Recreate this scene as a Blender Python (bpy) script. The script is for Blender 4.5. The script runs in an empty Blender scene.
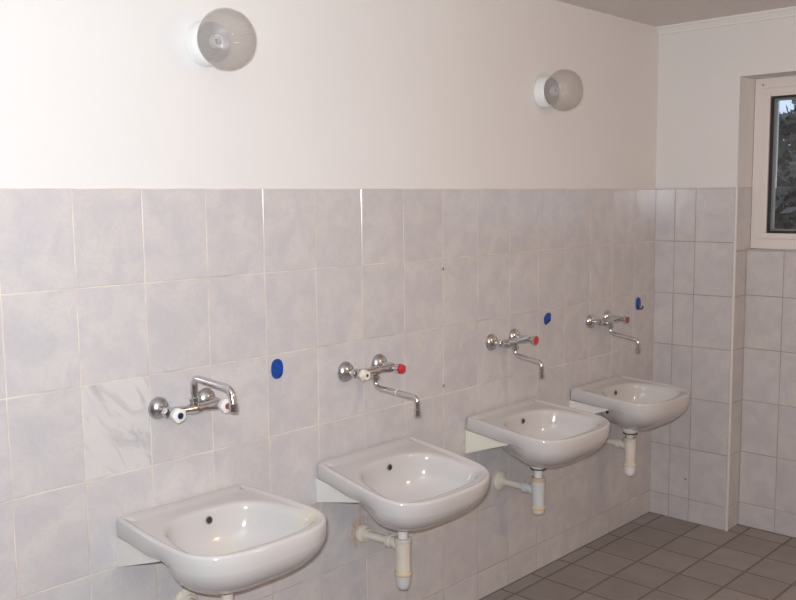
import bpy, bmesh, math, random
from mathutils import Vector, Matrix
random.seed(7)
sc = bpy.context.scene
col = sc.collection
PI = math.pi

# ------------------------------------------------------------------ camera
cam_d = bpy.data.cameras.new('camera')
cam = bpy.data.objects.new('camera', cam_d)
col.objects.link(cam)
F_PX = 914.09
cam_d.sensor_fit = 'HORIZONTAL'
cam_d.sensor_width = 36.0
cam_d.lens = F_PX / 796.0 * 36.0
cam_d.clip_start = 0.02
cam_d.clip_end = 100
YAW, PITCH, ROLL = 0.8088, -0.1105, -0.0105
CAM = Vector((-1.0975, -2.164, 1.5785))
Fv = Vector((math.sin(YAW) * math.cos(PITCH), math.cos(YAW) * math.cos(PITCH), math.sin(PITCH)))
Rv = Fv.cross(Vector((0, 0, 1))).normalized()
Uv = Rv.cross(Fv)
R2 = math.cos(ROLL) * Rv + math.sin(ROLL) * Uv
U2 = -math.sin(ROLL) * Rv + math.cos(ROLL) * Uv
m = Matrix((R2, U2, -Fv)).transposed().to_4x4()
m.translation = CAM
cam.matrix_world = m
sc.camera = cam

# ------------------------------------------------------------------ world, light, exposure
w = bpy.data.worlds.new('dusk_sky')
sc.world = w
w.use_nodes = True
bg = w.node_tree.nodes['Background']
bg.inputs[0].default_value = (0.50, 0.62, 0.78, 1)
bg.inputs[1].default_value = 1.0

def area(name, loc, target, size, power, color, size_y=None):
    d = bpy.data.lights.new(name, 'AREA')
    d.energy = power
    d.color = color
    d.size = size
    if size_y:
        d.shape = 'RECTANGLE'
        d.size_y = size_y
    o = bpy.data.objects.new(name, d)
    col.objects.link(o)
    o.location = loc
    o.rotation_euler = (Vector(target) - Vector(loc)).to_track_quat('-Z', 'Y').to_euler()
    return o

def point_light(name, loc, power, color, radius=0.16):
    d = bpy.data.lights.new(name, 'POINT')
    d.energy = power
    d.color = color
    d.shadow_soft_size = radius
    o = bpy.data.objects.new(name, d)
    col.objects.link(o)
    o.location = loc
    return o

# the camera's own flash, and an added warm fill light out of view
LP = {'flash': (64, (0.86, 0.93, 1.0)), 'warm_fill': (24.5, (1.0, 0.61, 0.36)), 'sky': (1.3, (1, 1, 1))}
area('flash', CAM + Vector((-0.03, 0.0, 0.06)), CAM + Fv + Vector((0, 0.0, 0.42)), 0.05, LP['flash'][0], LP['flash'][1], 0.03)
point_light('warm_fill_light', (1.5, -2.5, 2.0), *LP['warm_fill'])
bg.inputs[1].default_value = LP['sky'][0]
sc.view_settings.view_transform = 'Standard'
sc.view_settings.look = 'None'
sc.view_settings.exposure = 0.0
sc.view_settings.gamma = 1.0
sc.view_settings.use_curve_mapping = False
try:
    sc.cycles.use_denoising = True
    sc.cycles.max_bounces = 10
    sc.cycles.sample_clamp_indirect = 6
except Exception:
    pass

# ------------------------------------------------------------------ material helpers
def mat(name, color=(0.8, 0.8, 0.8), rough=0.5, metal=0.0, **kw):
    mt = bpy.data.materials.new(name)
    mt.use_nodes = True
    b = mt.node_tree.nodes['Principled BSDF']
    b.inputs['Base Color'].default_value = (*color, 1)
    b.inputs['Roughness'].default_value = rough
    b.inputs['Metallic'].default_value = metal
    for k, v in kw.items():
        b.inputs[k.replace('_', ' ')].default_value = v
    return mt

class NT:
    def __init__(s, mt):
        s.t = mt.node_tree
        s.b = s.t.nodes['Principled BSDF']
    def n(s, ty, **kw):
        nd = s.t.nodes.new(ty)
        for k, v in kw.items():
            setattr(nd, k, v)
        return nd
    def l(s, a, b):
        s.t.links.new(a, b)
    def math(s, op, a, b=None, c=None, clamp=False):
        nd = s.n('ShaderNodeMath', operation=op, use_clamp=clamp)
        for i, x in enumerate((a, b, c)):
            if x is None:
                continue
            if isinstance(x, (int, float)):
                nd.inputs[i].default_value = x
            else:
                s.l(x, nd.inputs[i])
        return nd.outputs[0]
    def noise(s, vec, scale, detail=3, rough=0.5, dist=0.0):
        nd = s.n('ShaderNodeTexNoise')
        s.l(vec, nd.inputs['Vector'])
        nd.inputs['Scale'].default_value = scale
        nd.inputs['Detail'].default_value = detail
        nd.inputs['Roughness'].default_value = rough
        nd.inputs['Distortion'].default_value = dist
        return nd.outputs[0]
    def mix(s, fac, a, b):
        nd = s.n('ShaderNodeMix', data_type='RGBA')
        if isinstance(fac, (int, float)):
            nd.inputs[0].default_value = fac
        else:
            s.l(fac, nd.inputs[0])
        for i, x in ((6, a), (7, b)):
            if isinstance(x, tuple):
                nd.inputs[i].default_value = (*x, 1)
            else:
                s.l(x, nd.inputs[i])
        return nd.outputs[2]
    def ramp(s, v, lo, hi):
        nd = s.n('ShaderNodeMapRange')
        s.l(v, nd.inputs[0])
        nd.inputs[1].default_value = lo
        nd.inputs[2].default_value = hi
        return nd.outputs[0]
    def bump(s, h, strength, dist=0.01):
        nd = s.n('ShaderNodeBump')
        nd.inputs['Strength'].default_value = strength
        nd.inputs['Distance'].default_value = dist
        s.l(h, nd.inputs['Height'])
        s.l(nd.outputs[0], s.b.inputs['Normal'])

def blob(N, pos, p, r, soft=0.5):
    """1 at point p, 0 beyond radius r (a stain with a place of its own)."""
    d = N.n('ShaderNodeVectorMath', operation='DISTANCE')
    N.l(pos, d.inputs[0])
    d.inputs[1].default_value = p
    nd = N.n('ShaderNodeMapRange')
    N.l(d.outputs['Value'], nd.inputs[0])
    nd.inputs[1].default_value = r
    nd.inputs[2].default_value = r * soft
    return nd.outputs[0]

TILE_A, TILE_B = (0.565, 0.530, 0.535), (0.63, 0.59, 0.565)
def tile_mat(name, veins=False, stains=()):
    mt = mat(name, rough=0.16)
    N = NT(mt)
    geo = N.n('ShaderNodeNewGeometry')
    pos = geo.outputs['Position']
    rnd = geo.outputs['Random Per Island']
    # every tile shows another piece of the print
    off = N.n('ShaderNodeCombineXYZ')
    N.l(N.math('MULTIPLY', rnd, 31.0), off.inputs[0])
    N.l(N.math('MULTIPLY', rnd, 17.0), off.inputs[2])
    v = N.n('ShaderNodeVectorMath', operation='ADD')
    N.l(pos, v.inputs[0]); N.l(off.outputs[0], v.inputs[1])
    n1 = N.noise(v.outputs[0], 11, 2.5, 0.5, 0.6)
    c = N.mix(N.ramp(n1, 0.36, 0.64), TILE_A, TILE_B)
    n2 = N.noise(v.outputs[0], 26, 3, 0.55, 1.2)
    band = N.math('ABSOLUTE', N.math('SUBTRACT', n2, 0.5))
    c = N.mix(N.math('MULTIPLY', N.ramp(band, 0.05, 0.0), 0.28), c, (0.49, 0.46, 0.475))
    if veins:
        def dot(vec, k):
            d = N.n('ShaderNodeVectorMath', operation='DOT_PRODUCT')
            N.l(pos, d.inputs[0]); d.inputs[1].default_value = vec
            return N.math('MULTIPLY', d.outputs['Value'], k)
        cx_ = N.n('ShaderNodeCombineXYZ')
        N.l(dot((0.60, 0, -0.80), 5.0), cx_.inputs[0]); N.l(dot((0.80, 0, 0.60), 17.0), cx_.inputs[1])
        n3 = N.noise(cx_.outputs[0], 1.0, 4, 0.6, 1.2)
        c = N.mix(0.6, c, (0.70, 0.66, 0.635))
        c = N.mix(N.math('MULTIPLY', N.ramp(n3, 0.50, 0.66), 0.68), c, (0.38, 0.355, 0.37))
    lum = N.math('ADD', N.math('MULTIPLY', rnd, 0.05), 0.975)
    vm = N.n('ShaderNodeVectorMath', operation='SCALE')
    N.l(c, vm.inputs[0]); N.l(lum, vm.inputs['Scale'])
    c = vm.outputs[0]
    for (p, r, soft, colr, k, brk) in stains:
        b = blob(N, pos, p, r, soft)
        if brk:
            b = N.math('MULTIPLY', b, N.ramp(N.noise(pos, 45, 3), 0.38, 0.6))
        c = N.mix(N.math('MULTIPLY', b, k), c, colr)
    N.l(c, N.b.inputs['Base Color'])
    N.bump(N.noise(pos, 9, 1), 0.12, 0.004)
    return mt

STAINS = [
    ((1.4083, 0.0, 1.323), 0.0075, 0.7, (0.05, 0.05, 0.05), 0.9, False),
    ((1.4078, 0.0, 0.8916), 0.0075, 0.7, (0.05, 0.05, 0.05), 0.9, False),
    ((2.985, -0.186, 0.2082), 0.006, 0.7, (0.12, 0.05, 0.04), 0.8, False),
    ((1.281, 0.0, 1.074), 0.030, 0.3, (0.72, 0.66, 0.38), 0.35, True),
    ((0.973, 0.0, 0.458), 0.066, 0.45, (0.52, 0.27, 0.10), 0.75, True),
    ((0.985, 0.0, 0.53), 0.03, 0.3, (0.50, 0.30, 0.12), 0.6, True),
    ((1.737, 0.0, 0.41), 0.04, 0.3, (0.52, 0.36, 0.20), 0.35, True),
    ((1.537, 0.0, 0.640), 0.045, 0.4, (0.42, 0.28, 0.15), 0.35, True),
    ((0.774, 0.0, 0.605), 0.03, 0.4, (0.48, 0.34, 0.20), 0.4, True),
]
M = {}
M['tile'] = tile_mat('marbled_tile', stains=STAINS)
M['tile_vein'] = tile_mat('veined_tile', veins=True)

g = mat('grout', rough=0.85); N = NT(g)
geo = N.n('ShaderNodeNewGeometry')
c = N.mix(N.ramp(N.noise(geo.outputs['Position'], 5, 4, 0.6), 0.42, 0.66), (0.74, 0.66, 0.58), (0.50, 0.42, 0.36))
sep = N.n('ShaderNodeSeparateXYZ'); N.l(geo.outputs['Position'], sep.inputs[0])
# mop dirt gathers in the lowest joints
low = N.math('MULTIPLY', N.ramp(sep.outputs[2], 0.55, 0.05), 0.6)
c = N.mix(low, c, (0.25, 0.19, 0.15))
N.l(c, N.b.inputs['Base Color'])
M['grout'] = g

g = mat('dirty_grout', rough=0.85); N = NT(g)
geo = N.n('ShaderNodeNewGeometry')
c = N.mix(N.ramp(N.noise(geo.outputs['Position'], 6, 4, 0.6), 0.35, 0.65), (0.44, 0.37, 0.33), (0.32, 0.26, 0.22))
N.l(c, N.b.inputs['Base Color'])
M['dirty_grout'] = g

pm = mat('painted_plaster', rough=0.75); N = NT(pm)
geo = N.n('ShaderNodeNewGeometry')
c = N.mix(N.ramp(N.noise(geo.outputs['Position'], 1.3, 3, 0.5), 0.3, 0.7), (0.79, 0.76, 0.735), (0.76, 0.73, 0.70))
N.l(c, N.b.inputs['Base Color'])
N.bump(N.noise(geo.outputs['Position'], 14, 4, 0.6), 0.25, 0.006)
M['plaster'] = pm
M['dull_wall'] = mat('dull_wall_paint', (0.42, 0.39, 0.37), 0.8)

cm = mat('ceiling_paint', rough=0.85); N = NT(cm)
geo = N.n('ShaderNodeNewGeometry')
c = N.mix(N.noise(geo.outputs['Position'], 2, 3, 0.5), (0.70, 0.655, 0.63), (0.76, 0.71, 0.68))
N.l(c, N.b.inputs['Base Color'])
M['ceiling'] = cm

fm = mat('floor_tile', rough=0.42); N = NT(fm)
geo = N.n('ShaderNodeNewGeometry')
n1 = N.noise(geo.outputs['Position'], 7, 4, 0.6, 0.5)
c = N.mix(N.ramp(n1, 0.3, 0.7), (0.27, 0.235, 0.22), (0.34, 0.30, 0.28))
c = N.mix(N.math('MULTIPLY', N.noise(geo.outputs['Position'], 160, 2), 0.35), c, (0.22, 0.19, 0.18))
lum = N.math('ADD', N.math('MULTIPLY', geo.outputs['Random Per Island'], 0.16), 0.92)
vm = N.n('ShaderNodeVectorMath', operation='SCALE')
N.l(c, vm.inputs[0]); N.l(lum, vm.inputs['Scale'])
N.l(vm.outputs[0], N.b.inputs['Base Color'])
M['floor'] = fm
M['floor_grout'] = mat('floor_grout', (0.185, 0.152, 0.135), 0.9)
M['trim'] = mat('tile_corner_trim', (0.72, 0.66, 0.62), 0.4)
M['cornice'] = mat('cornice_paint', (0.80, 0.77, 0.74), 0.6)

ce = mat('white_ceramic', rough=0.11); N = NT(ce)
geo = N.n('ShaderNodeNewGeometry')
c = N.mix(N.noise(geo.outputs['Position'], 4, 2), (0.605, 0.575, 0.555), (0.575, 0.545, 0.525))
N.l(c, N.b.inputs['Base Color'])
N.b.inputs['Coat Weight'].default_value = 0.3
M['ceramic'] = ce
cs = mat('stained_ceramic', rough=0.13); N = NT(cs)
tc = N.n('ShaderNodeTexCoord'); ob = tc.outputs['Object']
c = N.mix(N.noise(ob, 4, 2), (0.605, 0.575, 0.555), (0.575, 0.545, 0.525))
for p, r, k in (((0.19, -0.31, -0.02), 0.07, 0.6), ((0.10, -0.15, -0.03), 0.06, 0.35), ((0.03, -0.16, -0.09), 0.07, 0.5), ((0.10, -0.36, -0.03), 0.06, 0.2)):
    c = N.mix(N.math('MULTIPLY', N.math('MULTIPLY', blob(N, ob, p, r, 0.2), N.ramp(N.noise(ob, 28, 3), 0.35, 0.6)), k), c, (0.70, 0.62, 0.38))
N.l(c, N.b.inputs['Base Color'])
N.b.inputs['Coat Weight'].default_value = 0.3
M['ceramic_stained'] = cs

M['chrome'] = mat('chrome', (0.66, 0.65, 0.65), 0.14, 1.0)
M['chrome_dull'] = mat('dull_chrome', (0.52, 0.51, 0.51), 0.26, 1.0)
ch = mat('brassy_glint_chrome', rough=0.2, metal=1.0); N = NT(ch)
tc = N.n('ShaderNodeTexCoord')
c = N.mix(N.ramp(N.noise(tc.outputs['Object'], 45, 3), 0.5, 0.62), (0.62, 0.61, 0.60), (0.55, 0.40, 0.20))  # brassy reflections painted into the metal colour as noise patches
N.l(c, N.b.inputs['Base Color'])
M['chrome_glints'] = ch
M['dark_metal'] = mat('dark_metal', (0.06, 0.055, 0.05), 0.5, 0.6)
M['white_plastic'] = mat('white_plastic', (0.82, 0.79, 0.76), 0.35)
M['ivory_plastic'] = mat('ivory_plastic', (0.80, 0.74, 0.60), 0.4)
cp = mat('yellowed_plastic', rough=0.42); N = NT(cp)
tc = N.n('ShaderNodeTexCoord')
c = N.mix(N.ramp(N.noise(tc.outputs['Object'], 14, 3), 0.35, 0.7), (0.74, 0.69, 0.62), (0.70, 0.61, 0.48))
N.l(c, N.b.inputs['Base Color'])
M['cream_plastic'] = cp
M['grey_plastic'] = mat('pale_grey_plastic', (0.60, 0.60, 0.59), 0.4)
M['rusty_nut'] = mat('stained_orange_plastic', (0.66, 0.52, 0.33), 0.5)
M['navy'] = mat('navy_plastic', (0.015, 0.022, 0.07), 0.3)
M['red'] = mat('red_plastic', (0.55, 0.03, 0.035), 0.3)
M['red_brown'] = mat('red_brown_plastic', (0.30, 0.07, 0.05), 0.35)
M['brown'] = mat('brown_hole', (0.14, 0.055, 0.03), 0.6)
M['blue'] = mat('blue_plastic', (0.005, 0.060, 0.33), 0.35)
M['blue_dark'] = mat('dark_blue_plastic', (0.012, 0.03, 0.14), 0.4)
M['hook_grey'] = mat('grey_hook_plastic', (0.07, 0.08, 0.11), 0.4)
M['bracket'] = mat('bracket_paint', (0.82, 0.79, 0.74), 0.45)
M['bracket_cream'] = mat('cream_bracket_paint', (0.84, 0.79, 0.67), 0.45)
M['frame'] = mat('window_paint', (0.78, 0.72, 0.68), 0.4)
M['gasket'] = mat('black_gasket', (0.02, 0.02, 0.03), 0.5)
M['bead'] = mat('glazing_bead', (0.22, 0.22, 0.17), 0.4)
M['glass'] = mat('window_glass', (1, 1, 1), 0.0, Transmission_Weight=1.0, IOR=1.45)
M['porcelain'] = mat('lamp_porcelain', (0.86, 0.85, 0.83), 0.25)
gl = mat('ribbed_thin_glass', (0.9, 0.9, 0.9), 0.1); N = NT(gl)
tc = N.n('ShaderNodeTexCoord')
sp = N.n('ShaderNodeSeparateXYZ'); N.l(tc.outputs['Object'], sp.inputs[0])
rib = N.math('SINE', N.math('MULTIPLY', sp.outputs[1], 1150.0))
rib2 = N.math('SINE', N.math('MULTIPLY', N.math('ARCTAN2', sp.outputs[0], sp.outputs[2]), 60.0))
both = N.math('ADD', rib, rib2)
bp_ = N.n('ShaderNodeBump'); bp_.inputs['Strength'].default_value = 0.35; bp_.inputs['Distance'].default_value = 0.001
N.l(both, bp_.inputs['Height'])
tr = N.n('ShaderNodeBsdfTransparent'); tr.inputs[0].default_value = (0.97, 0.965, 0.96, 1)
tl = N.n('ShaderNodeBsdfTranslucent'); tl.inputs[0].default_value = (0.80, 0.77, 0.74, 1)
df = N.n('ShaderNodeBsdfDiffuse'); df.inputs[0].default_value = (0.80, 0.77, 0.74, 1)
gs = N.n('ShaderNodeBsdfGlossy'); gs.inputs['Roughness'].default_value = 0.07
N.l(bp_.outputs[0], gs.inputs['Normal'])
m1 = N.n('ShaderNodeMixShader'); m1.inputs[0].default_value = 0.5
N.l(tl.outputs[0], m1.inputs[1]); N.l(df.outputs[0], m1.inputs[2])
m2 = N.n('ShaderNodeMixShader')      # share of frosting, stronger on the ribs
N.l(N.math('ADD', N.math('MULTIPLY', both, 0.05), 0.22), m2.inputs[0])
N.l(tr.outputs[0], m2.inputs[1]); N.l(m1.outputs[0], m2.inputs[2])
lw = N.n('ShaderNodeLayerWeight'); lw.inputs[0].default_value = 0.5
frs = N.math('ADD', N.math('MULTIPLY', N.math('POWER', lw.outputs['Facing'], 4.0), 0.25), 0.05)
m3 = N.n('ShaderNodeMixShader')
N.l(frs, m3.inputs[0]); N.l(m2.outputs[0], m3.inputs[1]); N.l(gs.outputs[0], m3.inputs[2])
N.l(m3.outputs[0], N.t.nodes['Material Output'].inputs['Surface'])
M['globe'] = gl
M['socket'] = mat('lamp_socket', (0.60, 0.57, 0.52), 0.4)
M['holder'] = mat('lamp_holder_plate', (0.26, 0.24, 0.22), 0.5)
M['leaf'] = mat('dusky_leaves', (0.14, 0.125, 0.105), 0.8)
M['bark'] = mat('tree_bark', (0.12, 0.09, 0.07), 0.9)
M['soil'] = mat('outdoor_ground', (0.16, 0.15, 0.12), 0.95)

# ------------------------------------------------------------------ mesh helpers
class MB:
    def __init__(s):
        s.v, s.f, s.m, s.sm = [], [], [], []
    def add(s, vs, fs, mi=0, smooth=True):
        o = len(s.v)
        s.v += [tuple(v) for v in vs]
        for f in fs:
            s.f.append([i + o for i in f]); s.m.append(mi); s.sm.append(smooth)
    def box(s, a, b, mi=0):
        x0, y0, z0 = a; x1, y1, z1 = b
        vs = [(x0, y0, z0), (x1, y0, z0), (x1, y1, z0), (x0, y1, z0), (x0, y0, z1), (x1, y0, z1), (x1, y1, z1), (x0, y1, z1)]
        s.add(vs, [(0, 3, 2, 1), (4, 5, 6, 7), (0, 1, 5, 4), (1, 2, 6, 5), (2, 3, 7, 6), (3, 0, 4, 7)], mi, False)
    def lathe(s, prof, origin=(0, 0, 0), axis=(0, 0, 1), seg=32, mi=0, star=None, smooth=True):
        """prof: (distance along axis, radius) pairs"""
        ax = Vector(axis).normalized()
        up = Vector((0, 0, 1)) if abs(ax.z) < 0.9 else Vector((1, 0, 0))
        e1 = ax.cross(up).normalized(); e2 = ax.cross(e1)
        vs, fs = [], []
        for d, r in prof:
            for k in range(seg):
                a = 2 * PI * k / seg
                rr = r * (star(a) if star else 1)
                vs.append(Vector(origin) + ax * d + e1 * (rr * math.cos(a)) + e2 * (rr * math.sin(a)))
        for j in range(len(prof) - 1):
            for k in range(seg):
                k2 = (k + 1) % seg
                fs.append((j * seg + k, j * seg + k2, (j + 1) * seg + k2, (j + 1) * seg + k))
        n = len(prof)
        fs.append(tuple(range(seg - 1, -1, -1)))
        fs.append(tuple((n - 1) * seg + k for k in range(seg)))
        s.add(vs, fs, mi, smooth)
    def tube(s, path, r, seg=20, mi=0):
        P = [Vector(p) for p in path]
        rs = r if isinstance(r, (list, tuple)) else [r] * len(P)
        T = []
        for i in range(len(P)):
            a = P[max(i - 1, 0)]; b = P[min(i + 1, len(P) - 1)]
            T.append((b - a).normalized())
        up = Vector((1, 0, 0)) if abs(T[0].x) < 0.9 else Vector((0, 0, 1))
        e1 = T[0].cross(up).normalized()
        vs, fs = [], []
        for i, p in enumerate(P):
            e1 = (e1 - T[i] * e1.dot(T[i])).normalized()
            e2 = T[i].cross(e1)
            for k in range(seg):
                a = 2 * PI * k / seg
                vs.append(p + (e1 * math.cos(a) + e2 * math.sin(a)) * rs[i])
        for j in range(len(P) - 1):
            for k in range(seg):
                k2 = (k + 1) % seg
                fs.append((j * seg + k, j * seg + k2, (j + 1) * seg + k2, (j + 1) * seg + k))
        fs.append(tuple(range(seg - 1, -1, -1)))
        fs.append(tuple((len(P) - 1) * seg + k for k in range(seg)))
        s.add(vs, fs, mi)
    def prism(s, pts, a, b, mi=0, smooth=False):
        """pts: list of 3D points of one face, extruded from offset vector a to b"""
        n = len(pts)
        A = [Vector(p) + Vector(a) for p in pts]; B = [Vector(p) + Vector(b) for p in pts]
        fs = [tuple(range(n - 1, -1, -1)), tuple(range(n, 2 * n))]
        for k in range(n):
            fs.append((k, (k + 1) % n, n + (k + 1) % n, n + k))
        s.add(A + B, fs, mi, smooth)
    def build(s, name, mats, parent=None, bevel=0.0, angle=40):
        me = bpy.data.meshes.new(name)
        me.from_pydata(s.v, [], s.f)
        if not isinstance(mats, (list, tuple)):
            mats = [mats]
        for x in mats:
            me.materials.append(x)
        me.polygons.foreach_set('material_index', s.m)
        me.polygons.foreach_set('use_smooth', s.sm)
        me.update()
        bm = bmesh.new(); bm.from_mesh(me)
        bmesh.ops.recalc_face_normals(bm, faces=bm.faces)
        if bevel:
            es = [e for e in bm.edges if len(e.link_faces) == 2 and e.calc_face_angle(0) > math.radians(35)]
            bmesh.ops.bevel(bm, geom=es, offset=bevel, segments=2, profile=0.7, affect='EDGES')
        for e in bm.edges:
            if len(e.link_faces) == 2 and e.calc_face_angle(0) > math.radians(angle):
                e.smooth = False
        bm.to_mesh(me); bm.free()
        o = bpy.data.objects.new(name, me)
        col.objects.link(o)
        if parent:
            o.parent = parent
        return o

def arc(path, r, n=6):
    """round the corners of a polyline"""
    P = [Vector(p) for p in path]
    out = [P[0]]
    for i in range(1, len(P) - 1):
        a = (P[i - 1] - P[i]); b = (P[i + 1] - P[i])
        rr = min(r, a.length * 0.49, b.length * 0.49)
        a = P[i] + a.normalized() * rr; b = P[i] + b.normalized() * rr
        for k in range(n + 1):
            t = k / n
            out.append(a * (1 - t) ** 2 + P[i] * 2 * t * (1 - t) + b * t * t)
    out.append(P[-1])
    return out

def empty(name, loc, label, cat, group=None):
    o = bpy.data.objects.new(name, None)
    o.empty_display_size = 0.05
    col.objects.link(o)
    o.location = loc
    tag(o, label, cat, group)
    return o
def tag(o, label, cat, group=None):
    o['label'] = label; o['category'] = cat
    if group: o['group'] = group
    return o
def struct(o, label=None):
    o['kind'] = 'structure'
    if label: o['label'] = label
    return o
def copy_tree(o, parent=None):
    c = o.copy(); col.objects.link(c)
    if parent: c.parent = parent
    for ch in list(o.children):
        copy_tree(ch, c)
    return c

# ------------------------------------------------------------------ the room
TOP = 1.612                 # top of the tiling
CEIL = 2.372
LX = 2.985                  # face of the far wall's corner pier
NX = 3.110                  # tiled wall inside the niche
WX = 3.150                  # window frame
X0, Y0 = -2.7, -3.3
STEP = -0.400               # y of the pier's edge
NICHE_END = -1.75
ROWS = [TOP - 0.25 * k for k in range(7)] + [0.0]
COLS = [-0.1905 - 0.2 * k for k in range(13, 0, -1)] + [-0.1905, 0.0, 0.1935, 0.3931, 0.5943, 0.7972, 0.9996, 1.2024, 1.407, 1.6093, 1.8086, 2.0072, 2.2044, 2.4019, 2.5944, 2.7866, LX + 0.004]

def tiles(name, mats, us, vs, P, nrm, gap=0.0028, cham=0.0016, thick=0.007, vein=None):
    """P(u, v) -> point on the tile face; nrm points into the room"""
    mb = MB(); nrm = Vector(nrm)
    for a, b in zip(us, us[1:]):
        for c, d in zip(vs, vs[1:]):
            u0, u1 = sorted((a, b)); v0, v1 = sorted((c, d))
            h = gap / 2
            u0 += h; u1 -= h; v0 += h; v1 -= h
            if u1 - u0 < 0.008 or v1 - v0 < 0.008:
                continue
            j = [random.uniform(-0.0006, 0.0006) for _ in range(4)]
            jd = random.uniform(0, 0.0005)
            c_ = cham * random.uniform(0.7, 1.1); dp = random.uniform(0.0008, 0.0018)
            inn = [P(u0 + c_, v0 + c_), P(u1 - c_, v0 + c_), P(u1 - c_, v1 - c_), P(u0 + c_, v1 - c_)]
            out = [P(u0 + j[0], v0), P(u1, v0 + j[1]), P(u1 + j[2], v1), P(u0, v1 + j[3])]
            inn = [Vector(p) - nrm * jd for p in inn]
            mid = [Vector(p) - nrm * dp for p in out]
            bk = [Vector(p) - nrm * thick for p in out]
            fs = [(0, 1, 2, 3)]
            for k in range(4):
                k2 = (k + 1) % 4
                fs += [(4 + k, 4 + k2, k2, k), (8 + k, 8 + k2, 4 + k2, 4 + k)]
            mi = 1 if vein and vein(0.5 * (u0 + u1), 0.5 * (v0 + v1)) else 0
            mb.add(inn + mid + bk, fs, mi, False)
    ua, ub, va, vb = us[0], us[-1], vs[0], vs[-1]
    q = [Vector(P(ua, va)), Vector(P(ub, va)), Vector(P(ub, vb)), Vector(P(ua, vb))]
    mb.prism(q, -nrm * 0.0012, -nrm * thick, 2)
    return mb, mats

mats_t = [M['tile'], M['tile_vein'], M['grout']]
# sink wall: plaster block behind, tiles in front (tile face at y = 0)
mb, _ = tiles('wall_left', mats_t, COLS, ROWS, lambda u, v: (u, 0, v), (0, -1, 0),
              vein=lambda u, v: 0.0 < u < 0.19 and ROWS[3] < v < ROWS[2])
mb.box((X0, 0.0072, 0), (LX, 0.15, TOP - 0.001), 2)
mb.box((X0, 0.004, TOP), (LX + 0.3, 0.15, CEIL), 3)
struct(mb.build('wall_left', mats_t + [M['plaster']]))

# far wall: pier in the corner, niche beside it with the window above
mats_d = [M['tile'], M['tile_vein'], M['dirty_grout'], M['plaster'], M['frame']]
mb, _ = tiles('wall_right', mats_d, [0.0015, -0.100, -0.204, STEP], ROWS, lambda u, v: (LX, u, v), (-1, 0, 0))
b2, _ = tiles('n', mats_d, [STEP - 0.0, -0.573] + [-0.573 - 0.2 * k for k in range(1, 6)] + [NICHE_END], [1.362 - 0.25 * k for k in range(0, 6)] + [0.0],
              lambda u, v: (NX, u, v), (-1, 0, 0))
WZ0, WZ1 = 1.330, 2.106
for src in (b2,):
    for f, mi, s_ in zip(src.f, src.m, src.sm):
        pass
def merge(dst, src, keep=lambda c: True):
    off = len(dst.v); dst.v += src.v
    for f, mi, s_ in zip(src.f, src.m, src.sm):
        dst.f.append([i + off for i in f]); dst.m.append(mi); dst.sm.append(s_)
b2, _ = tiles('n', mats_d, [STEP, -0.573] + [-0.573 - 0.2 * k for k in range(1, 6)] + [NICHE_END], [1.322] + ROWS[2:],
              lambda u, v: (NX, u, v), (-1, 0, 0))
merge(mb, b2)
# reveal of the pier (faces -y), tiled up to the same height
b3, _ = tiles('r', mats_d, [LX + 0.006, NX], [1.322] + ROWS[2:], lambda u, v: (u, STEP, v), (0, -1, 0))
merge(mb, b3)
b3, _ = tiles('r', mats_d, [LX + 0.006, WX], [TOP, 1.322], lambda u, v: (u, STEP, v), (0, -1, 0))
merge(mb, b3)
# tiled sill
b4, _ = tiles('s', mats_d, [STEP, -0.573] + [-0.573 - 0.2 * k for k in range(1, 6)] + [NICHE_END], [NX + 0.0, WX],
              lambda u, v: (v, u, 1.3290), (0, 0, 1), thick=0.004)
merge(mb, b4)
# bodies
mb.box((LX + 0.0072, STEP + 0.0072, 0), (3.45, 0.0, TOP - 0.001), 2)
mb.box((LX + 0.004, STEP + 0.003, TOP), (3.45, 0.004, CEIL), 3)
mb.box((NX + 0.0072, NICHE_END, 0), (3.45, STEP + 0.0072, 1.3245), 3)
mb.box((LX + 0.004, NICHE_END, WZ1), (3.45, STEP + 0.003, CEIL), 3)
mb.box((LX + 0.004, Y0, 0), (3.45, NICHE_END, CEIL), 3)
struct(mb.build('wall_right', mats_d))

mb = MB()   # rounded corner trim of the tiling on the pier's edge
mb.tube([(LX + 0.0035, STEP + 0.0035, 0.0), (LX + 0.0035, STEP + 0.0035, TOP)], 0.0065, 14)
struct(mb.build('trim_1', M['trim']))
mb = MB()   # cornice under the ceiling
prof = [(0, 0), (-0.030, 0), (-0.030, -0.008), (-0.022, -0.014), (-0.016, -0.024), (-0.012, -0.026), (-0.012, -0.036), (0, -0.036)]
mb.prism([(LX + 0.004 + a, 0.003, CEIL + b) for a, b in prof], (0, 0, 0), (0, Y0 - 0.003, 0))
struct(mb.build('trim_2', M['cornice']))

mb = MB(); mb.box((X0, Y0, CEIL), (3.45, 0.15, CEIL + 0.12)); struct(mb.build('ceiling', M['ceiling']))
mb = MB(); mb.box((X0 - 0.1, Y0, 0), (X0, 0.15, CEIL)); struct(mb.build('wall_near', M['dull_wall']))
mb = MB(); mb.box((X0, Y0 - 0.1, 0), (3.45, Y0, CEIL)); struct(mb.build('wall_front', M['dull_wall']))

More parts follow.
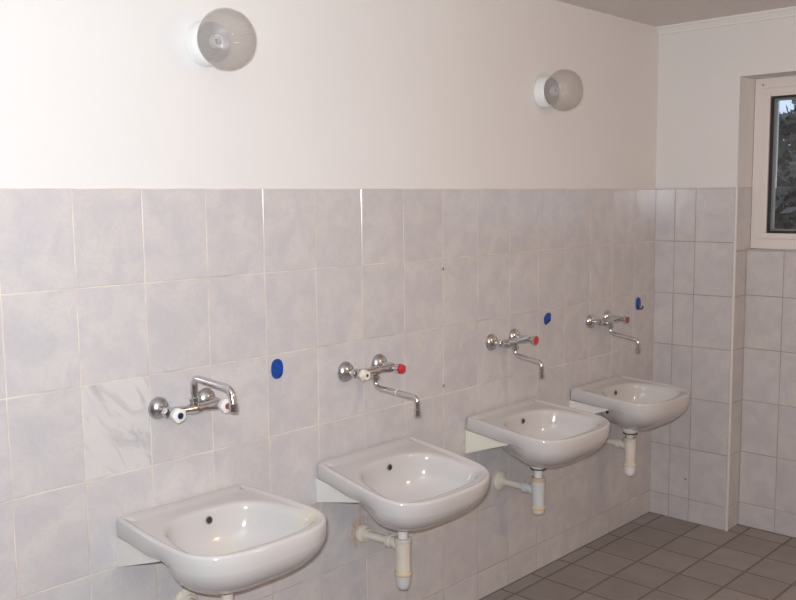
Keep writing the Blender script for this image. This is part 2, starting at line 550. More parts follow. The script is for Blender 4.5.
# floor: square tiles
mb = MB()
fx = [2.585 + 0.207 * k for k in range(-26, 3)] + [NX]
fx = [X0] + [x for x in fx if X0 + 0.02 < x < NX - 0.02] + [NX]
fy = [0.0] + [-0.070 - 0.1955 * k for k in range(0, 17)]
fy = [y for y in fy if y > Y0] + [Y0]
for a, b in zip(fx, fx[1:]):
    for c_, d_ in zip(fy, fy[1:]):
        g_ = 0.0042
        x0, x1, y1, y0 = a + g_, b - g_, c_ - g_, d_ + g_
        if x1 - x0 < 0.01 or y1 - y0 < 0.01: continue
        dz = random.uniform(0, 0.0008)
        ch_ = 0.0025
        top = [(x0 + ch_, y0 + ch_, -dz), (x1 - ch_, y0 + ch_, -dz), (x1 - ch_, y1 - ch_, -dz), (x0 + ch_, y1 - ch_, -dz)]
        md = [(x0, y0, -0.002), (x1, y0, -0.002), (x1, y1, -0.002), (x0, y1, -0.002)]
        bt = [(x, y, -0.01) for x, y, _ in md]
        fs = [(0, 1, 2, 3)]
        for k in range(4):
            k2 = (k + 1) % 4
            fs += [(4 + k, 4 + k2, k2, k), (8 + k, 8 + k2, 4 + k2, 4 + k)]
        mb.add(top + md + bt, fs, 0, False)
mb.box((X0, Y0, -0.08), (3.45, 0.0, -0.0012), 1)
struct(mb.build('floor', [M['floor'], M['floor_grout']]))

# window: frame, gasket, bead, pane
WY0, WY1 = STEP, NICHE_END
win = struct(bpy.data.objects.new('window_1', None)); col.objects.link(win); win.location = (WX, STEP, WZ0)
def ring(x0, x1, ya, yb, za, zb, t, mb, mi=0):
    # rectangular ring of section t (ya > yb)
    mb.box((x0, yb, za), (x1, ya, za + t), mi); mb.box((x0, yb, zb - t), (x1, ya, zb), mi)
    mb.box((x0, ya - t, za + t), (x1, ya, zb - t), mi); mb.box((x0, yb, za + t), (x1, yb + t, zb - t), mi)
W_, H_ = WY0 - WY1, WZ1 - WZ0
mb = MB(); ring(0, 0.07, 0, -W_, 0, H_, 0.045, mb); mb.build('window_frame', M['frame'], win, bevel=0.002)
mb = MB(); ring(-0.004, 0.062, -0.0455, -W_ + 0.0455, 0.0455, H_ - 0.0455, 0.026, mb); mb.build('sash', M['frame'], win, bevel=0.003)
G0 = 0.0725
mb = MB(); mb.box((-0.003, -W_ + G0, H_ - G0 - 0.010), (0.052, -G0, H_ - G0 + 0.001)); mb.build('sash_rail', M['frame'], win)
mb = MB(); ring(0.006, 0.05, -G0, -W_ + G0, G0, H_ - G0 - 0.010, 0.010, mb); mb.build('gasket', M['gasket'], win)
mb = MB(); ring(0.020, 0.045, -G0 - 0.010, -W_ + G0 + 0.010, G0 + 0.010, H_ - G0 - 0.020, 0.008, mb); mb.build('glazing_bead', M['bead'], win)
mb = MB(); mb.box((0.030, -W_ + G0 + 0.012, G0 + 0.012), (0.034, -G0 - 0.012, H_ - G0 - 0.022)); mb.build('pane', M['glass'], win)
mb = MB(); mb.lathe([(0, 0.004), (0.003, 0.004)], (-0.0002, -0.036, H_ - 0.028), (-1, 0, 0), 12); mb.build('screw_cap', M['bead'], win)

# outdoors: ground and trees
mb = MB(); mb.box((3.5, -8, -1.2), (30, 16, -1.0)); struct(mb.build('ground', M['soil']))
def tree(x, y, zc, r, n, label, gap=None):
    t = empty('tree', (x, y, -1.0), label, 'tree', None)
    rnd = random.Random(int(x * 100 + y * 10))
    mb = MB()
    mb.tube([(0, 0, 0), (0.05, 0.03, 1.5), (0, 0, zc + 1.0 - r * 0.4), (0.1, 0.1, zc + 1.0)], [0.22, 0.17, 0.12, 0.05], 12)
    for k in range(7):
        a = k * 2.4; z0 = zc + 1 - r * 0.5 + 0.15 * k
        mb.tube([(0, 0, z0), (math.cos(a) * r * 0.4, math.sin(a) * r * 0.4, z0 + 0.4), (math.cos(a) * r * 0.75, math.sin(a) * r * 0.75, z0 + 0.6)], [0.06, 0.04, 0.015], 8)
    mb.build('trunk', M['bark'], t)
    mb = MB()
    for i in range(n):
        while True:
            p = Vector((rnd.uniform(-1, 1), rnd.uniform(-1, 1), rnd.uniform(-1, 1)))
            if p.length <= 1: break
        p = p.normalized() * (p.length ** 0.5) * r
        p.z += zc + 1.0
        if gap and gap(p.x + x, p.y + y, p.z - 1.0): continue
        s_ = rnd.uniform(0.06, 0.11)
        a = Vector((rnd.uniform(-1, 1), rnd.uniform(-1, 1), rnd.uniform(-1, 1))).normalized()
        b = a.orthogonal().normalized()
        mb.add([p - a * s_, p + b * s_ * 0.45, p + a * s_, p - b * s_ * 0.45], [(0, 1, 2, 3)], 0, False)
    me_o = mb.build('foliage', M['leaf'], t)
    return t
def sky_gap(x, y, z):
    # thin spot at the crown's upper left, as seen from the room
    d = Vector((x, y, z)) - CAM
    k = (9.0 - CAM.x) / d.x
    py, pz = CAM.y + d.y * k, CAM.z + d.z * k
    return (py - 1.72) ** 2 * 1.3 + (pz - 2.66) ** 2 < 0.055 and random.random() < 0.97
tree(9.2, 1.3, 1.2, 2.1, 22000, 'dark leafy tree outside the window, its crown filling the pane', sky_gap)
tree(15.2, 4.3, 1.8, 2.7, 16000, 'dark tree far outside the window, behind the nearer crown', sky_gap)

# ------------------------------------------------------------------ sinks
WB, WM, DP, YS, NE = 0.2122, 0.2292, 0.4234, 0.2608, 3.0215
def outline():
    P = [(0.0, 0.0)]
    for t in range(1, 14): P.append(((WB - 0.012) * t / 14, 0))
    for k in range(5):
        a = PI / 2 * k / 4
        P.append((WB - 0.012 + 0.012 * math.sin(a), -0.012 + 0.012 * math.cos(a)))
    for k in range(1, 15):
        t = k / 14
        P.append((WB + (WM - WB) * math.sin(t * PI / 2), -0.012 - t * (YS - 0.012)))
    for k in range(1, 31):
        t = PI / 2 * k / 30
        P.append((WM * math.cos(t) ** (2 / NE) if k < 30 else 0.0, -YS - (DP - YS) * math.sin(t) ** (2 / NE)))
    L = [(-x, y) for x, y in P[1:-1]][::-1]
    return P + L
OPEN = [(0, -0.092), (0.05, -0.094), (0.09, -0.102), (0.13, -0.118), (0.16, -0.148), (0.178, -0.190), (0.190, -0.25), (0.197, -0.305), (0.190, -0.340), (0.165, -0.362), (0.12, -0.374), (0.06, -0.381), (0, -0.383)]
CY = -0.20
def polar(P):
    Q = [(math.atan2(x, y - CY), math.hypot(x, y - CY)) for x, y in P]   # angle from +y towards +x
    return sorted(Q)
def smooth_closed(P, it=2):
    P = [(x, y) for x, y in P] + [(-x, y) for x, y in P[1:-1]][::-1]
    for _ in range(it):
        Q = []
        for i in range(len(P)):
            a = P[i]; b = P[(i + 1) % len(P)]
            Q += [(a[0] * .75 + b[0] * .25, a[1] * .75 + b[1] * .25), (a[0] * .25 + b[0] * .75, a[1] * .25 + b[1] * .75)]
        P = Q
    return P
OPOL = polar(smooth_closed(OPEN))
def rop(a):
    A = OPOL
    n = len(A)
    for i in range(n):
        a0, r0 = A[i]; a1, r1 = A[(i + 1) % n]
        if i == n - 1: a1 += 2 * PI
        aa = a if a >= a0 or i != n - 1 else a + 2 * PI
        if a0 <= aa <= a1:
            t = (aa - a0) / max(a1 - a0, 1e-9)
            return r0 + (r1 - r0) * t
    # before the first sample
    a0, r0 = A[-1]; a1, r1 = A[0]
    t = (a + 2 * PI - a0) / (a1 + 2 * PI - a0)
    return r0 + (r1 - r0) * t
def sink_mesh():
    O = outline(); n = len(O)
    ang = [math.atan2(x, y - CY) for x, y in O]
    r0 = [math.hypot(x, y - CY) for x, y in O]
    ro = [rop(a) for a in ang]
    # inset outline keeping its shape
    def inset(d):
        out = []
        for i in range(n):
            p0 = Vector(O[i - 1]); p1 = Vector(O[(i + 1) % n]); t = (p1 - p0).normalized()
            nn = Vector((t.y, -t.x))
            c = Vector(O[i]) + nn * d
            if (c - Vector((0, CY))).length > (Vector(O[i]) - Vector((0, CY))).length and d > 0:
                c = Vector(O[i]) - nn * d
            x_, y_ = c.x, c.y
            if y_ > -0.06:                      # back corners keep their shape at any inset
                y_ = min(y_, -d)
                x_ = max(-(WB + 0.004 - d), min(WB + 0.004 - d, x_)) if abs(O[i][1]) > 0.012 else max(-(WB - d), min(WB - d, x_))
            out.append((x_, y_))
        return out
    def rad(rs): return [(rs[i] * math.sin(ang[i]), CY + rs[i] * math.cos(ang[i])) for i in range(n)]
    def rb(i):
        a = ang[i]; c = math.cos(a)        # c = 1 towards the wall
        # superellipse for the back
        aa, bb, e = 0.190, 0.150, 2.4
        x, y = math.sin(a), math.cos(a)
        rs = 1.0 / ((abs(x) / aa) ** e + (abs(y) / bb) ** e) ** (1 / e)
        f = max(0.0, min(1.0, (-c + 0.15) / 0.55)); f = f * f * (3 - 2 * f)
        return rs * (1 - f) + r0[i] * f
    B = [rb(i) for i in range(n)]
    rings = []
    # underside, from the waste hole outwards and up
    ZB = -0.168
    H = 0.138
    prof = []
    for d in (0.1365, 0.133, 0.126, 0.115, 0.102, 0.087, 0.072, 0.057, 0.043, 0.033, 0.027):
        prof.append((-0.030 - d, (1 - (d / H) ** 2.2) ** (1 / 1.8)))
    rings.append(([(0.026 * math.sin(a), CY + 0.026 * math.cos(a)) for a in ang], ZB))
    for z, k in prof:
        rings.append((rad([max(0.03, B[i] * k) for i in range(n)]), z))
    ft = []
    for i in range(n):
        f = max(0.0, min(1.0, (-math.cos(ang[i]) + 0.15) / 0.55)); ft.append(f * f * (3 - 2 * f))
    def blend(P, Q, w): return [(p[0] * (1 - k) + q[0] * k, p[1] * (1 - k) + q[1] * k) for p, q, k in zip(P, Q, w)]
    rings.append((blend(rad([b * 0.985 for b in B]), rad([b * 0.9895 for b in B]), ft), -0.0525))
    rings.append((blend(inset(0.0035), rad([b * 0.9905 for b in B]), ft), -0.0518))
    rings.append((blend(inset(0.0005), rad([b * 0.9950 for b in B]), ft), -0.0465))
    rings.append((inset(0.0), -0.030))
    rings.append((inset(0.0005), -0.008))
    rings.append((inset(0.003), -0.0025))
    rings.append((inset(0.007), 0.0))
    bk = [max(0.0, min(1.0, (y + 0.05) / 0.04)) if abs(x) < WB - 0.02 else 0.0 for x, y in O]
    def wide(d):      # the bead is broader along the wall
        return [(x, y - d * k) for (x, y), k in zip(inset(d), bk)]
    rings.append((inset(0.011), -0.0003))
    rings.append((wide(0.014), -0.0018))
    rings.append((wide(0.018), -0.0048))
    I0 = wide(0.0215)
    O1 = rad([ro[i] + 0.008 for i in range(n)])
    rings.append((I0, -0.0062))
    for t in (0.12, 0.35, 0.65, 0.88):
        rings.append(([(p[0] * (1 - t) + q[0] * t, p[1] * (1 - t) + q[1] * t) for p, q in zip(I0, O1)], -0.0066 - 0.0014 * t))
    rings.append((O1, -0.0084))
    for s_, z in ((1.0, -0.011), (0.975, -0.0165), (0.95, -0.026), (0.925, -0.042), (0.88, -0.064), (0.81, -0.087), (0.70, -0.107), (0.56, -0.122), (0.40, -0.131), (0.26, -0.136)):
        rings.append((rad([ro[i] * s_ for i in range(n)]), z))
    rings.append(([(0.026 * math.sin(a), CY + 0.026 * math.cos(a)) for a in ang], -0.139))
    rings.append(([(0.020 * math.sin(a), CY + 0.020 * math.cos(a)) for a in ang], -0.150))
    mb = MB(); vs, fs = [], []
    for P, z in rings:
        vs += [(x, y, z) for x, y in P]
    for j in range(len(rings) - 1):
        for i in range(n):
            i2 = (i + 1) % n
            fs.append((j * n + i, j * n + i2, (j + 1) * n + i2, (j + 1) * n + i))
    fs.append(tuple(range(n - 1, -1, -1)))
    fs.append(tuple((len(rings) - 1) * n + i for i in range(n)))
    mb.add(vs, fs)
    return mb
SINKS = [  # centre x, rim z, droop, yaw, roll
    (0.2812, 0.7466, 0.0225, 0.0, -0.0090, 0.9734, 1.040),
    (0.9963, 0.7461, 0.1546, 0.0, 0.0070, 1.0337, 0.9916),
    (1.7465, 0.7566, 0.0880, 0.0, 0.0013, 1.0142, 0.9828),
    (2.4505, 0.7507, 0.0562, 0.0, -0.0042, 0.9699, 0.9485)]
def sink_matrix(cx, z, pit, yw, rl, sx, sy):
    ex = Vector((math.cos(yw), math.sin(yw), rl)).normalized()
    ey = Vector((-math.sin(yw), math.cos(yw), math.sin(pit)))
    ey = (ey - ex * ey.dot(ex)).normalized()
    ez = ex.cross(ey)
    # keep the whole back just clear of the tiles
    worst = max((ex * x + ez * zz).y for x in (-WB, WB) for zz in (0, -0.052))
    worst *= 1.0
    m_ = Matrix((ex * sx, ey * sy, ez)).transposed().to_4x4()
    m_.translation = Vector((cx, -worst - 0.0006, z))
    return m_
SL = ['white ceramic wall sink with yellowish basin stains, nearest and lowest in view',
      'white ceramic wall sink sagging towards its front edge, below the tap with one ivory handle',
      'white ceramic wall sink above the cream bracket plate, third along the wall',
      'white ceramic wall sink nearest the far corner and the window']
body = sink_mesh()
base = empty('wall_sink', (0, 0, 0), SL[0], 'sink', 'row of wall sinks')
basin = body.build('basin', M['ceramic'], base, angle=60)
mb = MB()   # overflow hole with its ring
mb.lathe([(0, 0.0100), (0.0015, 0.0118), (0.003, 0.0112), (0.0028, 0.0086), (-0.002, 0.0080)], (0.016, -0.1015, -0.0375), (0, -1, 0.22), 24)
ofl = mb.build('overflow_ring', M['chrome_dull'], base)
mb = MB(); mb.lathe([(0, 0.0083), (0.0034, 0.0083)], (0.016, -0.1015, -0.0375), (0, -1, 0.22), 20)
h = mb.build('overflow_hole', M['dark_metal'], ofl)
mb = MB(); mb.lathe([(0, 0.0215), (0.0025, 0.0225), (0.0035, 0.0205), (0.001, 0.013), (0.0005, 0.004)], (0, CY, -0.1388), (0, 0, 1), 28)
mb.build('drain_strainer', M['chrome_dull'], base)
sinks = []
for k, S_ in enumerate(SINKS):
    o = base if k == 0 else copy_tree(base)
    o['label'] = SL[k]
    o.matrix_world = sink_matrix(*S_)
    sinks.append(o)
for ch in sinks[0].children:
    if ch.name.startswith('basin'):
        ch.data = ch.data.copy(); ch.data.materials[0] = M['ceramic_stained']

# brackets
BL = ['white triangular sink bracket on the tiles under the nearest sink',
      'white triangular sink bracket on the tiles under the sagging sink',
      'cream triangular sink bracket with a dark gap along its top, under the third sink',
      'pale sink bracket partly hidden behind the third sink, under the farthest one']
for k, S_ in enumerate(SINKS):
    cx = S_[0]; mw = sink_matrix(*S_)
    t = empty('sink_bracket', (cx, 0, 0.61), BL[k], 'bracket', 'triangular sink brackets')
    for sx in (-1, 1):
        a = mw @ Vector((sx * 0.2035, -0.004, -0.0535)); b = mw @ Vector((sx * 0.2035, -0.205, -0.0535))
        x = a.x - cx
        mb = MB()
        P = [(x, -0.0006, a.z - 0.61 - 0.0012), (x, b.y, b.z - 0.61 - 0.0012), (x, b.y + 0.004, b.z - 0.61 - 0.007), (x, -0.0006, 0.0)]
        mb.prism(P, (-0.007, 0, 0), (0.007, 0, 0))
        mb.build('side_plate', M['bracket_cream'] if k == 2 else M['bracket'], t, bevel=0.001)
    mb = MB(); zr = (mw @ Vector((0, 0, -0.0535))).z - 0.61
    mb.box((-0.195, -0.012, 0.004), (0.195, -0.0008, 0.034))
    mb.build('wall_rail', M['bracket'], t, bevel=0.001)
    if k == 3:
        mb = MB(); mb.lathe([(0, 0.006), (0.006, 0.007), (0.009, 0.004)], (-0.204, -0.190, 0.064), (-1, 0, 0), 10)
        mb.build('bolt', M['dark_metal'], t)

# ------------------------------------------------------------------ bottle traps
TL = ['cream drain trap under the nearest sink, mostly below the picture edge',
      'cream bottle trap with an orange ring and pale cup under the sagging sink',
      'pale grey bottle trap with yellow nuts and a big round wall flange',
      'yellowed cream bottle trap under the farthest sink']
def trap(k, label, zt, z_top, z_arm, z_bot, mb_body, mb_nut, mb_cup, mb_tail, nut_r, cup_long):
    cx = SINKS[k][0]; mw = sink_matrix(*SINKS[k])
    d = mw @ Vector((0, CY, -0.169))
    x, y = d.x - (0.004 if k == 1 else 0.0), d.y
    zt = d.z - (0.008 if k in (2, 3) else 0.0)
    t = empty('bottle_trap', (x, y, 0), label, 'drain trap', 'drain traps under the sinks')
    mb = MB(); mb.lathe([(zt - 0.0195, 0.026), (zt - 0.013, 0.032), (zt - 0.0035, 0.034), (d.z - 0.0005, 0.033)], seg=28)
    mb.build('waste_cup', M['white_plastic'] if k in (2, 3) else M['dark_metal'] if k == 1 else M['cream_plastic'], t)
    mb = MB(); mb.lathe([(zt - 0.0235, 0.028), (zt - 0.022, 0.031), (zt - 0.0205, 0.031), (zt - 0.0200, 0.026)], seg=28)
    if k in (2, 3): mb.build('seal_ring', M['dark_metal'], t)
    mb = MB(); mb.lathe([(z_top - 0.006, 0.0165), (zt - 0.0196, 0.0165)], seg=24); mb.build('tailpiece', mb_tail, t)
    mb = MB()
    mb.lathe([(z_bot + 0.018, 0.0245), (z_arm - 0.03, 0.0250), (z_arm + 0.02, 0.0262), (z_top - 0.012, 0.0255), (z_top - 0.006, 0.024)], seg=28)
    mb.tube(arc([(0, 0.0, z_arm - 0.018), (0, 0.022, z_arm - 0.006), (0, 0.042, z_arm), (0, 0.052, z_arm)], 0.01), 0.0175, 18)
    mb.build('trap_body', mb_body, t)
    mb = MB(); mb.lathe([(z_top - 0.016, 0.027), (z_top - 0.014, 0.0285), (z_top - 0.002, 0.0285), (z_top, 0.026), (z_top, 0.0175)], seg=14, star=None)
    mb.build('nut', M['rusty_nut'] if k == 2 else mb_body, t)
    mb = MB(); mb.lathe([(z_bot + 0.010, 0.028), (z_bot + 0.012, 0.0295), (z_bot + 0.020, 0.0295), (z_bot + 0.023, 0.027)], seg=28)
    mb.build('nut', mb_nut, t)
    mb = MB()
    L = cup_long
    mb.lathe([(z_bot - L, 0.008), (z_bot - L + 0.002, 0.015), (z_bot - L * 0.75, 0.021), (z_bot - L * 0.4, 0.0245), (z_bot + 0.0098, 0.0262)], seg=28)
    mb.build('trap_cup', mb_cup, t)
    mb = MB(); ya = 0.050
    mb.lathe([(0, 0.019), (0.002, 0.0225), (0.016, 0.0225), (0.019, 0.0195)], (0, ya, z_arm), (0, 1, 0), 12)
    mb.build('nut', mb_body, t)
    fxo = -0.012 if k == 1 else 0.0
    mb = MB(); mb.tube([(0, ya + 0.019, z_arm), (fxo * 0.3, ya + 0.04, z_arm), (fxo, -y - 0.030, z_arm), (fxo, -y - 0.0045, z_arm)], 0.0135, 22)
    mb.build('outlet_pipe', M['cream_plastic'], t)
    mb = MB()
    r = nut_r
    mb.lathe([(0.0, r * 0.97), (0.004, r), (0.009, r * 0.95), (0.013, r * 0.80), (0.016, 0.021), (0.024, 0.018)] if k != 1 else
             [(0.0, r), (0.012, r), (0.016, r * 0.9), (0.018, 0.021), (0.030, 0.019)], (fxo, -y - 0.0006, z_arm), (0, -1, 0), 30)
    mb.build('wall_flange', M['cream_plastic'], t)
    return t
trap(0, TL[0], 0, 0.50, 0.452, 0.33, M['cream_plastic'], M['cream_plastic'], M['white_plastic'], M['cream_plastic'], 0.038, 0.04)
trap(1, TL[1], 0, 0.478, 0.452, 0.342, M['cream_plastic'], M['rusty_nut'], M['grey_plastic'], M['white_plastic'], 0.031, 0.040)
trap(2, TL[2], 0, 0.508, 0.455, 0.372, M['grey_plastic'], M['rusty_nut'], M['cream_plastic'], M['white_plastic'], 0.040, 0.010)
trap(3, TL[3], 0, 0.522, 0.487, 0.384, M['cream_plastic'], M['cream_plastic'], M['white_plastic'], M['cream_plastic'], 0.038, 0.036)

# ------------------------------------------------------------------ taps
def tap(label, x, z, zr, dxr, spout, wide, left, right, chrome, flange_mat):
    """origin: centre of the left wall flange"""
    t = empty('wall_tap', (x, -0.0006, z), label, 'tap', 'wall mixer taps')
    YB = -0.062
    zb = -0.005 if spout == 'up' else 0.0
    if zb: t.location.z += zb; zr -= zb
    for xx, zz in ((0, -zb), (dxr, zr)):
        mb = MB(); R_ = wide
        mb.lathe([(0, R_), (0.004, R_), (0.012, R_ * 0.88), (0.019, R_ * 0.62), (0.022, R_ * 0.40), (0.023, 0.010)], (xx, 0, zz), (0, -1, 0), 32)
        mb.build('wall_flange', flange_mat, t)
    mb = MB()
    # unions and the horizontal body
    mb.tube([(0, -0.020, 0), (0, -0.030, 0), (0, YB + 0.004, 0)], 0.0105, 18)
    mb.tube(arc([(dxr, -0.020, zr), (dxr, -0.032, zr), (dxr, -0.044, 0.002), (dxr, YB + 0.004, 0)], 0.008, 4), 0.0105, 18)
    for xx in (0, dxr):
        mb.lathe([(0, 0.0125), (0.002, 0.0165), (0.014, 0.0165), (0.016, 0.0125)], (xx, -0.040, 0), (0, -1, 0), 6, smooth=False)
    xm = dxr * 0.5
    mb.tube([(-0.006, YB, 0), (0.012, YB, 0), (xm - 0.026, YB, 0), (xm - 0.010, YB, 0), (xm + 0.010, YB, 0), (xm + 0.026, YB, 0), (dxr - 0.012, YB, 0), (dxr + 0.006, YB, 0)],
            [0.0145, 0.0160, 0.0115, 0.0150, 0.0150, 0.0115, 0.0160, 0.0145], 22)
    sg = 1 if spout == 'up' else -1
    mb.lathe([(0.0, 0.013), (0.018, 0.0125), (0.020, 0.0145), (0.030, 0.0145), (0.032, 0.0095)], (xm, YB, 0), (0, 0, sg), 20)
    mb.build('body', chrome, t)
    # spout
    mb = MB()
    if spout == 'up':
        P = arc([(xm, YB, 0.028), (xm, YB, 0.086), (xm - 0.002, -0.232, 0.078), (xm - 0.002, -0.242, 0.036)], 0.026, 8)
        mb.tube(P, 0.0100, 18)
        s_ = mb.build('spout', chrome, t)
        mb = MB(); mb.lathe([(0, 0.0100), (0.002, 0.0120), (0.022, 0.0120), (0.024, 0.009)], (xm - 0.002, -0.2415, 0.042), (0, 0, -1), 20)
        mb.build('nozzle', chrome, s_)
    else:
        ln, z1, z2, zt = spout
        P = arc([(xm, YB, -0.010), (xm, YB, z1), (xm, YB - ln, z2), (xm, YB - ln, zt + 0.018)], 0.026, 8)
        mb.tube(P, 0.0092, 18)
        s_ = mb.build('spout', chrome, t)
        mb = MB(); mb.lathe([(0, 0.0092), (0.002, 0.0118), (0.022, 0.0118), (0.024, 0.009)], (xm, YB - ln, zt + 0.022), (0, 0, -1), 20)
        mb.build('nozzle', chrome, s_)
        if ln > 0.16:
            mb = MB(); mb.lathe([(0, 0.0098), (0.0035, 0.0098)], (xm, YB - ln * 0.52, z1 + (z2 - z1) * 0.52), (0, -1, (z2 - z1) / ln), 18)
            mb.build('tape_band', M['white_plastic'], s_)
    # valve heads
    tri = lambda a: 1 + 0.07 * math.cos(5 * a)
    hexa = lambda a: 1 + 0.06 * math.cos(6 * a)
    for xx, (kind, L, hm, capm) in ((0, left), (dxr, right)):
        y0 = YB - 0.012
        if kind == 'knob':
            mb = MB(); mb.lathe([(0, 0.010), (0.006, 0.012), (0.010, 0.0165), (L * 0.75, 0.0195), (L * 0.93, 0.0195), (L, 0.016)], (xx, y0, 0), (0, -1, 0), 36, star=tri)
            h_ = mb.build('handle', hm, t)
            mb = MB(); mb.lathe([(0, 0.0085), (0.0015, 0.0088), (0.0025, 0.007)], (xx, y0 - L, 0), (0, -1, 0), 24)
            mb.build('handle_cap', capm, h_)
        elif kind == 'stub':
            mb = MB(); mb.lathe([(0, 0.010), (0.006, 0.0165), (L * 0.55, 0.0185), (L * 0.6, 0.0165), (L, 0.0145)], (xx, y0, 0), (0, -1, 0), 36, star=tri)
            h_ = mb.build('handle', hm, t)
            mb = MB(); mb.lathe([(0, 0.0055), (0.001, 0.0055)], (xx, y0 - L, 0), (0, -1, 0), 8)
            mb.build('stem_hole', capm, h_)
        elif kind == 'flute':
            mb = MB(); mb.lathe([(0, 0.010), (L * 0.25, 0.0105), (L * 0.35, 0.0135), (L * 0.8, 0.0195), (L * 0.97, 0.0205), (L, 0.018)], (xx, y0, 0), (0, -1, 0), 36, star=hexa)
            h_ = mb.build('handle', hm, t)
            mb = MB(); mb.lathe([(0, 0.0150), (0.003, 0.0150), (0.0045, 0.011)], (xx, y0 - L, 0), (0, -1, 0), 24)
            mb.build('handle_cap', capm, h_)
        elif kind == 'hexcap':
            mb = MB(); mb.lathe([(0, 0.010), (L * 0.3, 0.0105), (L * 0.38, 0.0165), (L * 0.75, 0.0175)], (xx, y0, 0), (0, -1, 0), 36, star=hexa)
            h_ = mb.build('handle', hm, t)
            mb = MB(); mb.lathe([(L * 0.75, 0.0140), (L * 0.78, 0.0155), (L, 0.0145), (L + 0.002, 0.011)], (xx, y0, 0), (0, -1, 0), 36, star=tri)
            mb.build('handle_cap', capm, h_)
        elif kind == 'bare':
            mb = MB(); mb.lathe([(0, 0.0145), (L * 0.4, 0.0145), (L * 0.42, 0.0105), (L * 0.8, 0.0095), (L, 0.007)], (xx, y0, 0), (0, -1, 0), 20)
            mb.build('valve_stem', hm, t)
    return t
tap('chrome wall tap with a high arched spout and two white knobs, nearest in view', 0.218, 1.018, 0.001, 0.152, 'up', 0.031,
    ('knob', 0.034, M['white_plastic'], M['navy']), ('knob', 0.034, M['white_plastic'], M['red_brown']), M['chrome'], M['chrome_dull'])
tap('chrome wall tap with one ivory handle and a red ended one above the sagging sink', 0.915, 1.017, 0.005, 0.156, (0.185, -0.056, -0.064, -0.122), 0.034,
    ('stub', 0.030, M['ivory_plastic'], M['brown']), ('hexcap', 0.040, M['chrome'], M['red']), M['chrome'], M['chrome_dull'])
tap('chrome wall tap with brassy glints painted on its wall flanges and a bright red handle end, third along', 1.689, 1.021, 0.004, 0.148, (0.124, -0.054, -0.070, -0.128), 0.033,
    ('bare', 0.020, M['chrome_dull'], None), ('flute', 0.034, M['chrome'], M['red']), M['chrome'], M['chrome_glints'])
tap('chrome wall tap with a dull red brown handle end, nearest the far corner', 2.401, 1.028, 0.004, 0.146, (0.138, -0.056, -0.074, -0.132), 0.032,
    ('bare', 0.020, M['chrome_dull'], None), ('flute', 0.030, M['chrome'], M['red_brown']), M['chrome'], M['chrome'])

# ------------------------------------------------------------------ blue adhesive hooks
def oval(w_, h_, n=36, cut=None):
    P = []
    for k in range(n):
        a = 2 * PI * k / n
        e = 2.3
        x = w_ * math.copysign(abs(math.cos(a)) ** (2 / e), math.cos(a)); z = h_ * math.copysign(abs(math.sin(a)) ** (2 / e), math.sin(a))
        if cut:
            x, z = cut(x, z)
        P.append((x, 0, z))
    return P
def hook(label, x, z, w_, h_, cut=None, kind=0):
    t = empty('adhesive_hook', (x, -0.0006, z), label, 'hook', 'blue adhesive wall hooks')
    mb = MB(); mb.prism(oval(w_, h_, cut=cut), (0, -0.0035, 0), (0, 0, 0)); mb.build('back_plate', M['blue'], t, bevel=0.0008)
    if kind == 0:
        mb = MB(); mb.prism([(w_ * 0.30, 0, -h_ * 0.84), (w_ * 0.55, 0, -h_ * 0.72), (w_ * 0.80, 0, -h_ * 0.50), (w_ * 0.72, 0, -h_ * 0.42), (w_ * 0.40, 0, -h_ * 0.66)], (0, -0.0055, 0), (0, -0.0035, 0))
        mb.build('broken_stub', M['blue_dark'], t)
    if kind == 1:
        mb = MB(); mb.prism([(w_ * -0.75, 0, -h_ * 0.80), (w_ * 0.1, 0, -h_ * 0.62), (w_ * 0.8, 0, -h_ * 0.1), (w_ * 0.6, 0, 0.0), (w_ * -0.2, 0, -h_ * 0.5)], (0, -0.0055, 0), (0, -0.0035, 0))
        mb.build('broken_stub', M['blue_dark'], t)
    if kind == 2:
        mb = MB(); mb.tube(arc([(0, -0.003, h_ * 0.1), (0, -0.007, -h_ * 0.35), (0, -0.010, -h_ * 0.82), (0, -0.022, -h_ * 0.8), (0.001, -0.026, -h_ * 0.30)], 0.010, 6), [0.004] * 0 or 0.0042, 12)
        mb.build('hook_arm', M['hook_grey'], t)
    return t
hook('bright blue oval hook plate with its hook broken off, right of the nearest tap', 0.632, 1.067, 0.0225, 0.0305)
hook('chipped blue hook plate above and right of the third tap', 2.071, 1.072, 0.023, 0.0265,
     cut=lambda x, z: (x + (0.006 if z > 0.012 else 0), max(z, -0.026 + max(0, (x + 0.016)) * 0.42)), kind=1)
hook('narrow dark blue hook with its small arm still on, beside the farthest tap', 2.829, 1.068, 0.0215, 0.030, kind=2)

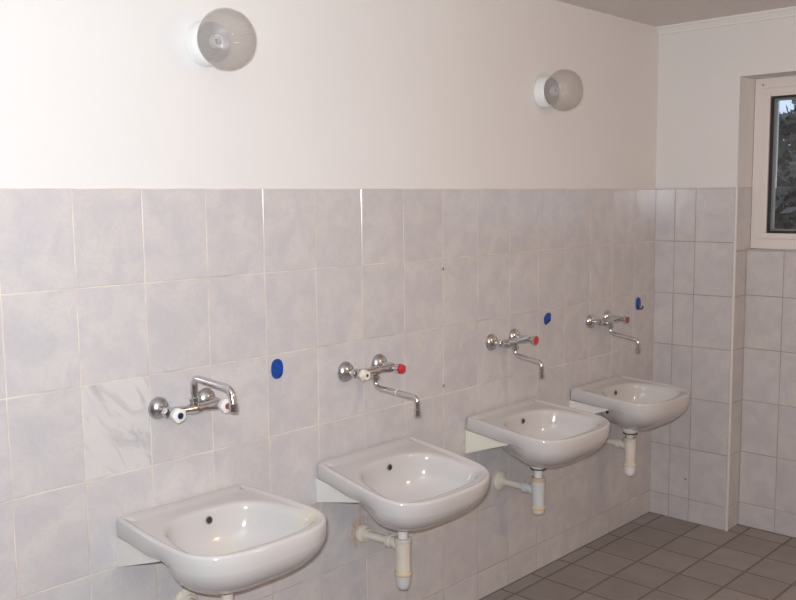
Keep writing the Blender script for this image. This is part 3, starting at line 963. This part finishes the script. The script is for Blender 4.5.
# ------------------------------------------------------------------ wall lamps
def lamp():
    t = empty('wall_lamp', (0, 0, 0), '', 'lamp', 'round wall lamps')
    mb = MB(); mb.lathe([(0, 0.060), (0.003, 0.0625), (0.030, 0.0615), (0.043, 0.0595), (0.046, 0.057), (0.044, 0.045)], (0, 0, 0), (0, -1, 0), 48)
    mb.build('lamp_base', M['porcelain'], t)
    mb = MB(); mb.lathe([(0, 0.019), (0.022, 0.019), (0.026, 0.017), (0.026, 0.011), (0.010, 0.010)], (0, -0.040, 0), (0, -1, 0), 28)
    sk = mb.build('socket', M['socket'], t)
    mb = MB(); mb.lathe([(0, 0.0098), (0.001, 0.0098)], (0, -0.0515, 0), (0, -1, 0), 20)
    mb.build('contact', M['dark_metal'], sk)
    mb = MB(); mb.lathe([(0, 0.0535), (0.0015, 0.0535), (0.002, 0.050), (0.0022, 0.021)], (0, -0.0461, 0), (0, -1, 0), 40)
    mb.build('holder_plate', M['holder'], t)
    out = [(0.0465, 0.055), (0.054, 0.0575), (0.062, 0.064), (0.074, 0.0735), (0.088, 0.0795), (0.104, 0.0815), (0.120, 0.0795), (0.137, 0.0735), (0.153, 0.062), (0.164, 0.045), (0.171, 0.025), (0.173, 0.003)]
    inn = [(d - (0.0028 if r < 0.07 and d > 0.12 else 0.0004), max(r - 0.0028, 0.0012)) for d, r in out][::-1]
    mb = MB()
    prof = out + inn
    # closed shell: no caps
    seg = 64; vs, fs = [], []
    for d, r in prof:
        for k in range(seg):
            a = 2 * PI * k / seg
            vs.append((r * math.cos(a), -d, r * math.sin(a)))
    n = len(prof)
    for j in range(n):
        j2 = (j + 1) % n
        for k in range(seg):
            k2 = (k + 1) % seg
            fs.append((j * seg + k, j * seg + k2, j2 * seg + k2, j2 * seg + k))
    mb.add(vs, fs)
    mb.build('glass_globe', M['globe'], t)
    return t
l1 = lamp(); l1.location = (0.410, 0.0034, 2.008); l1['label'] = 'round glass wall lamp on a white base, nearer and above the tap with white knobs'
l2 = copy_tree(l1); l2.location = (2.030, 0.0034, 1.998); l2['label'] = 'round glass wall lamp farther along, above the two farther sinks'
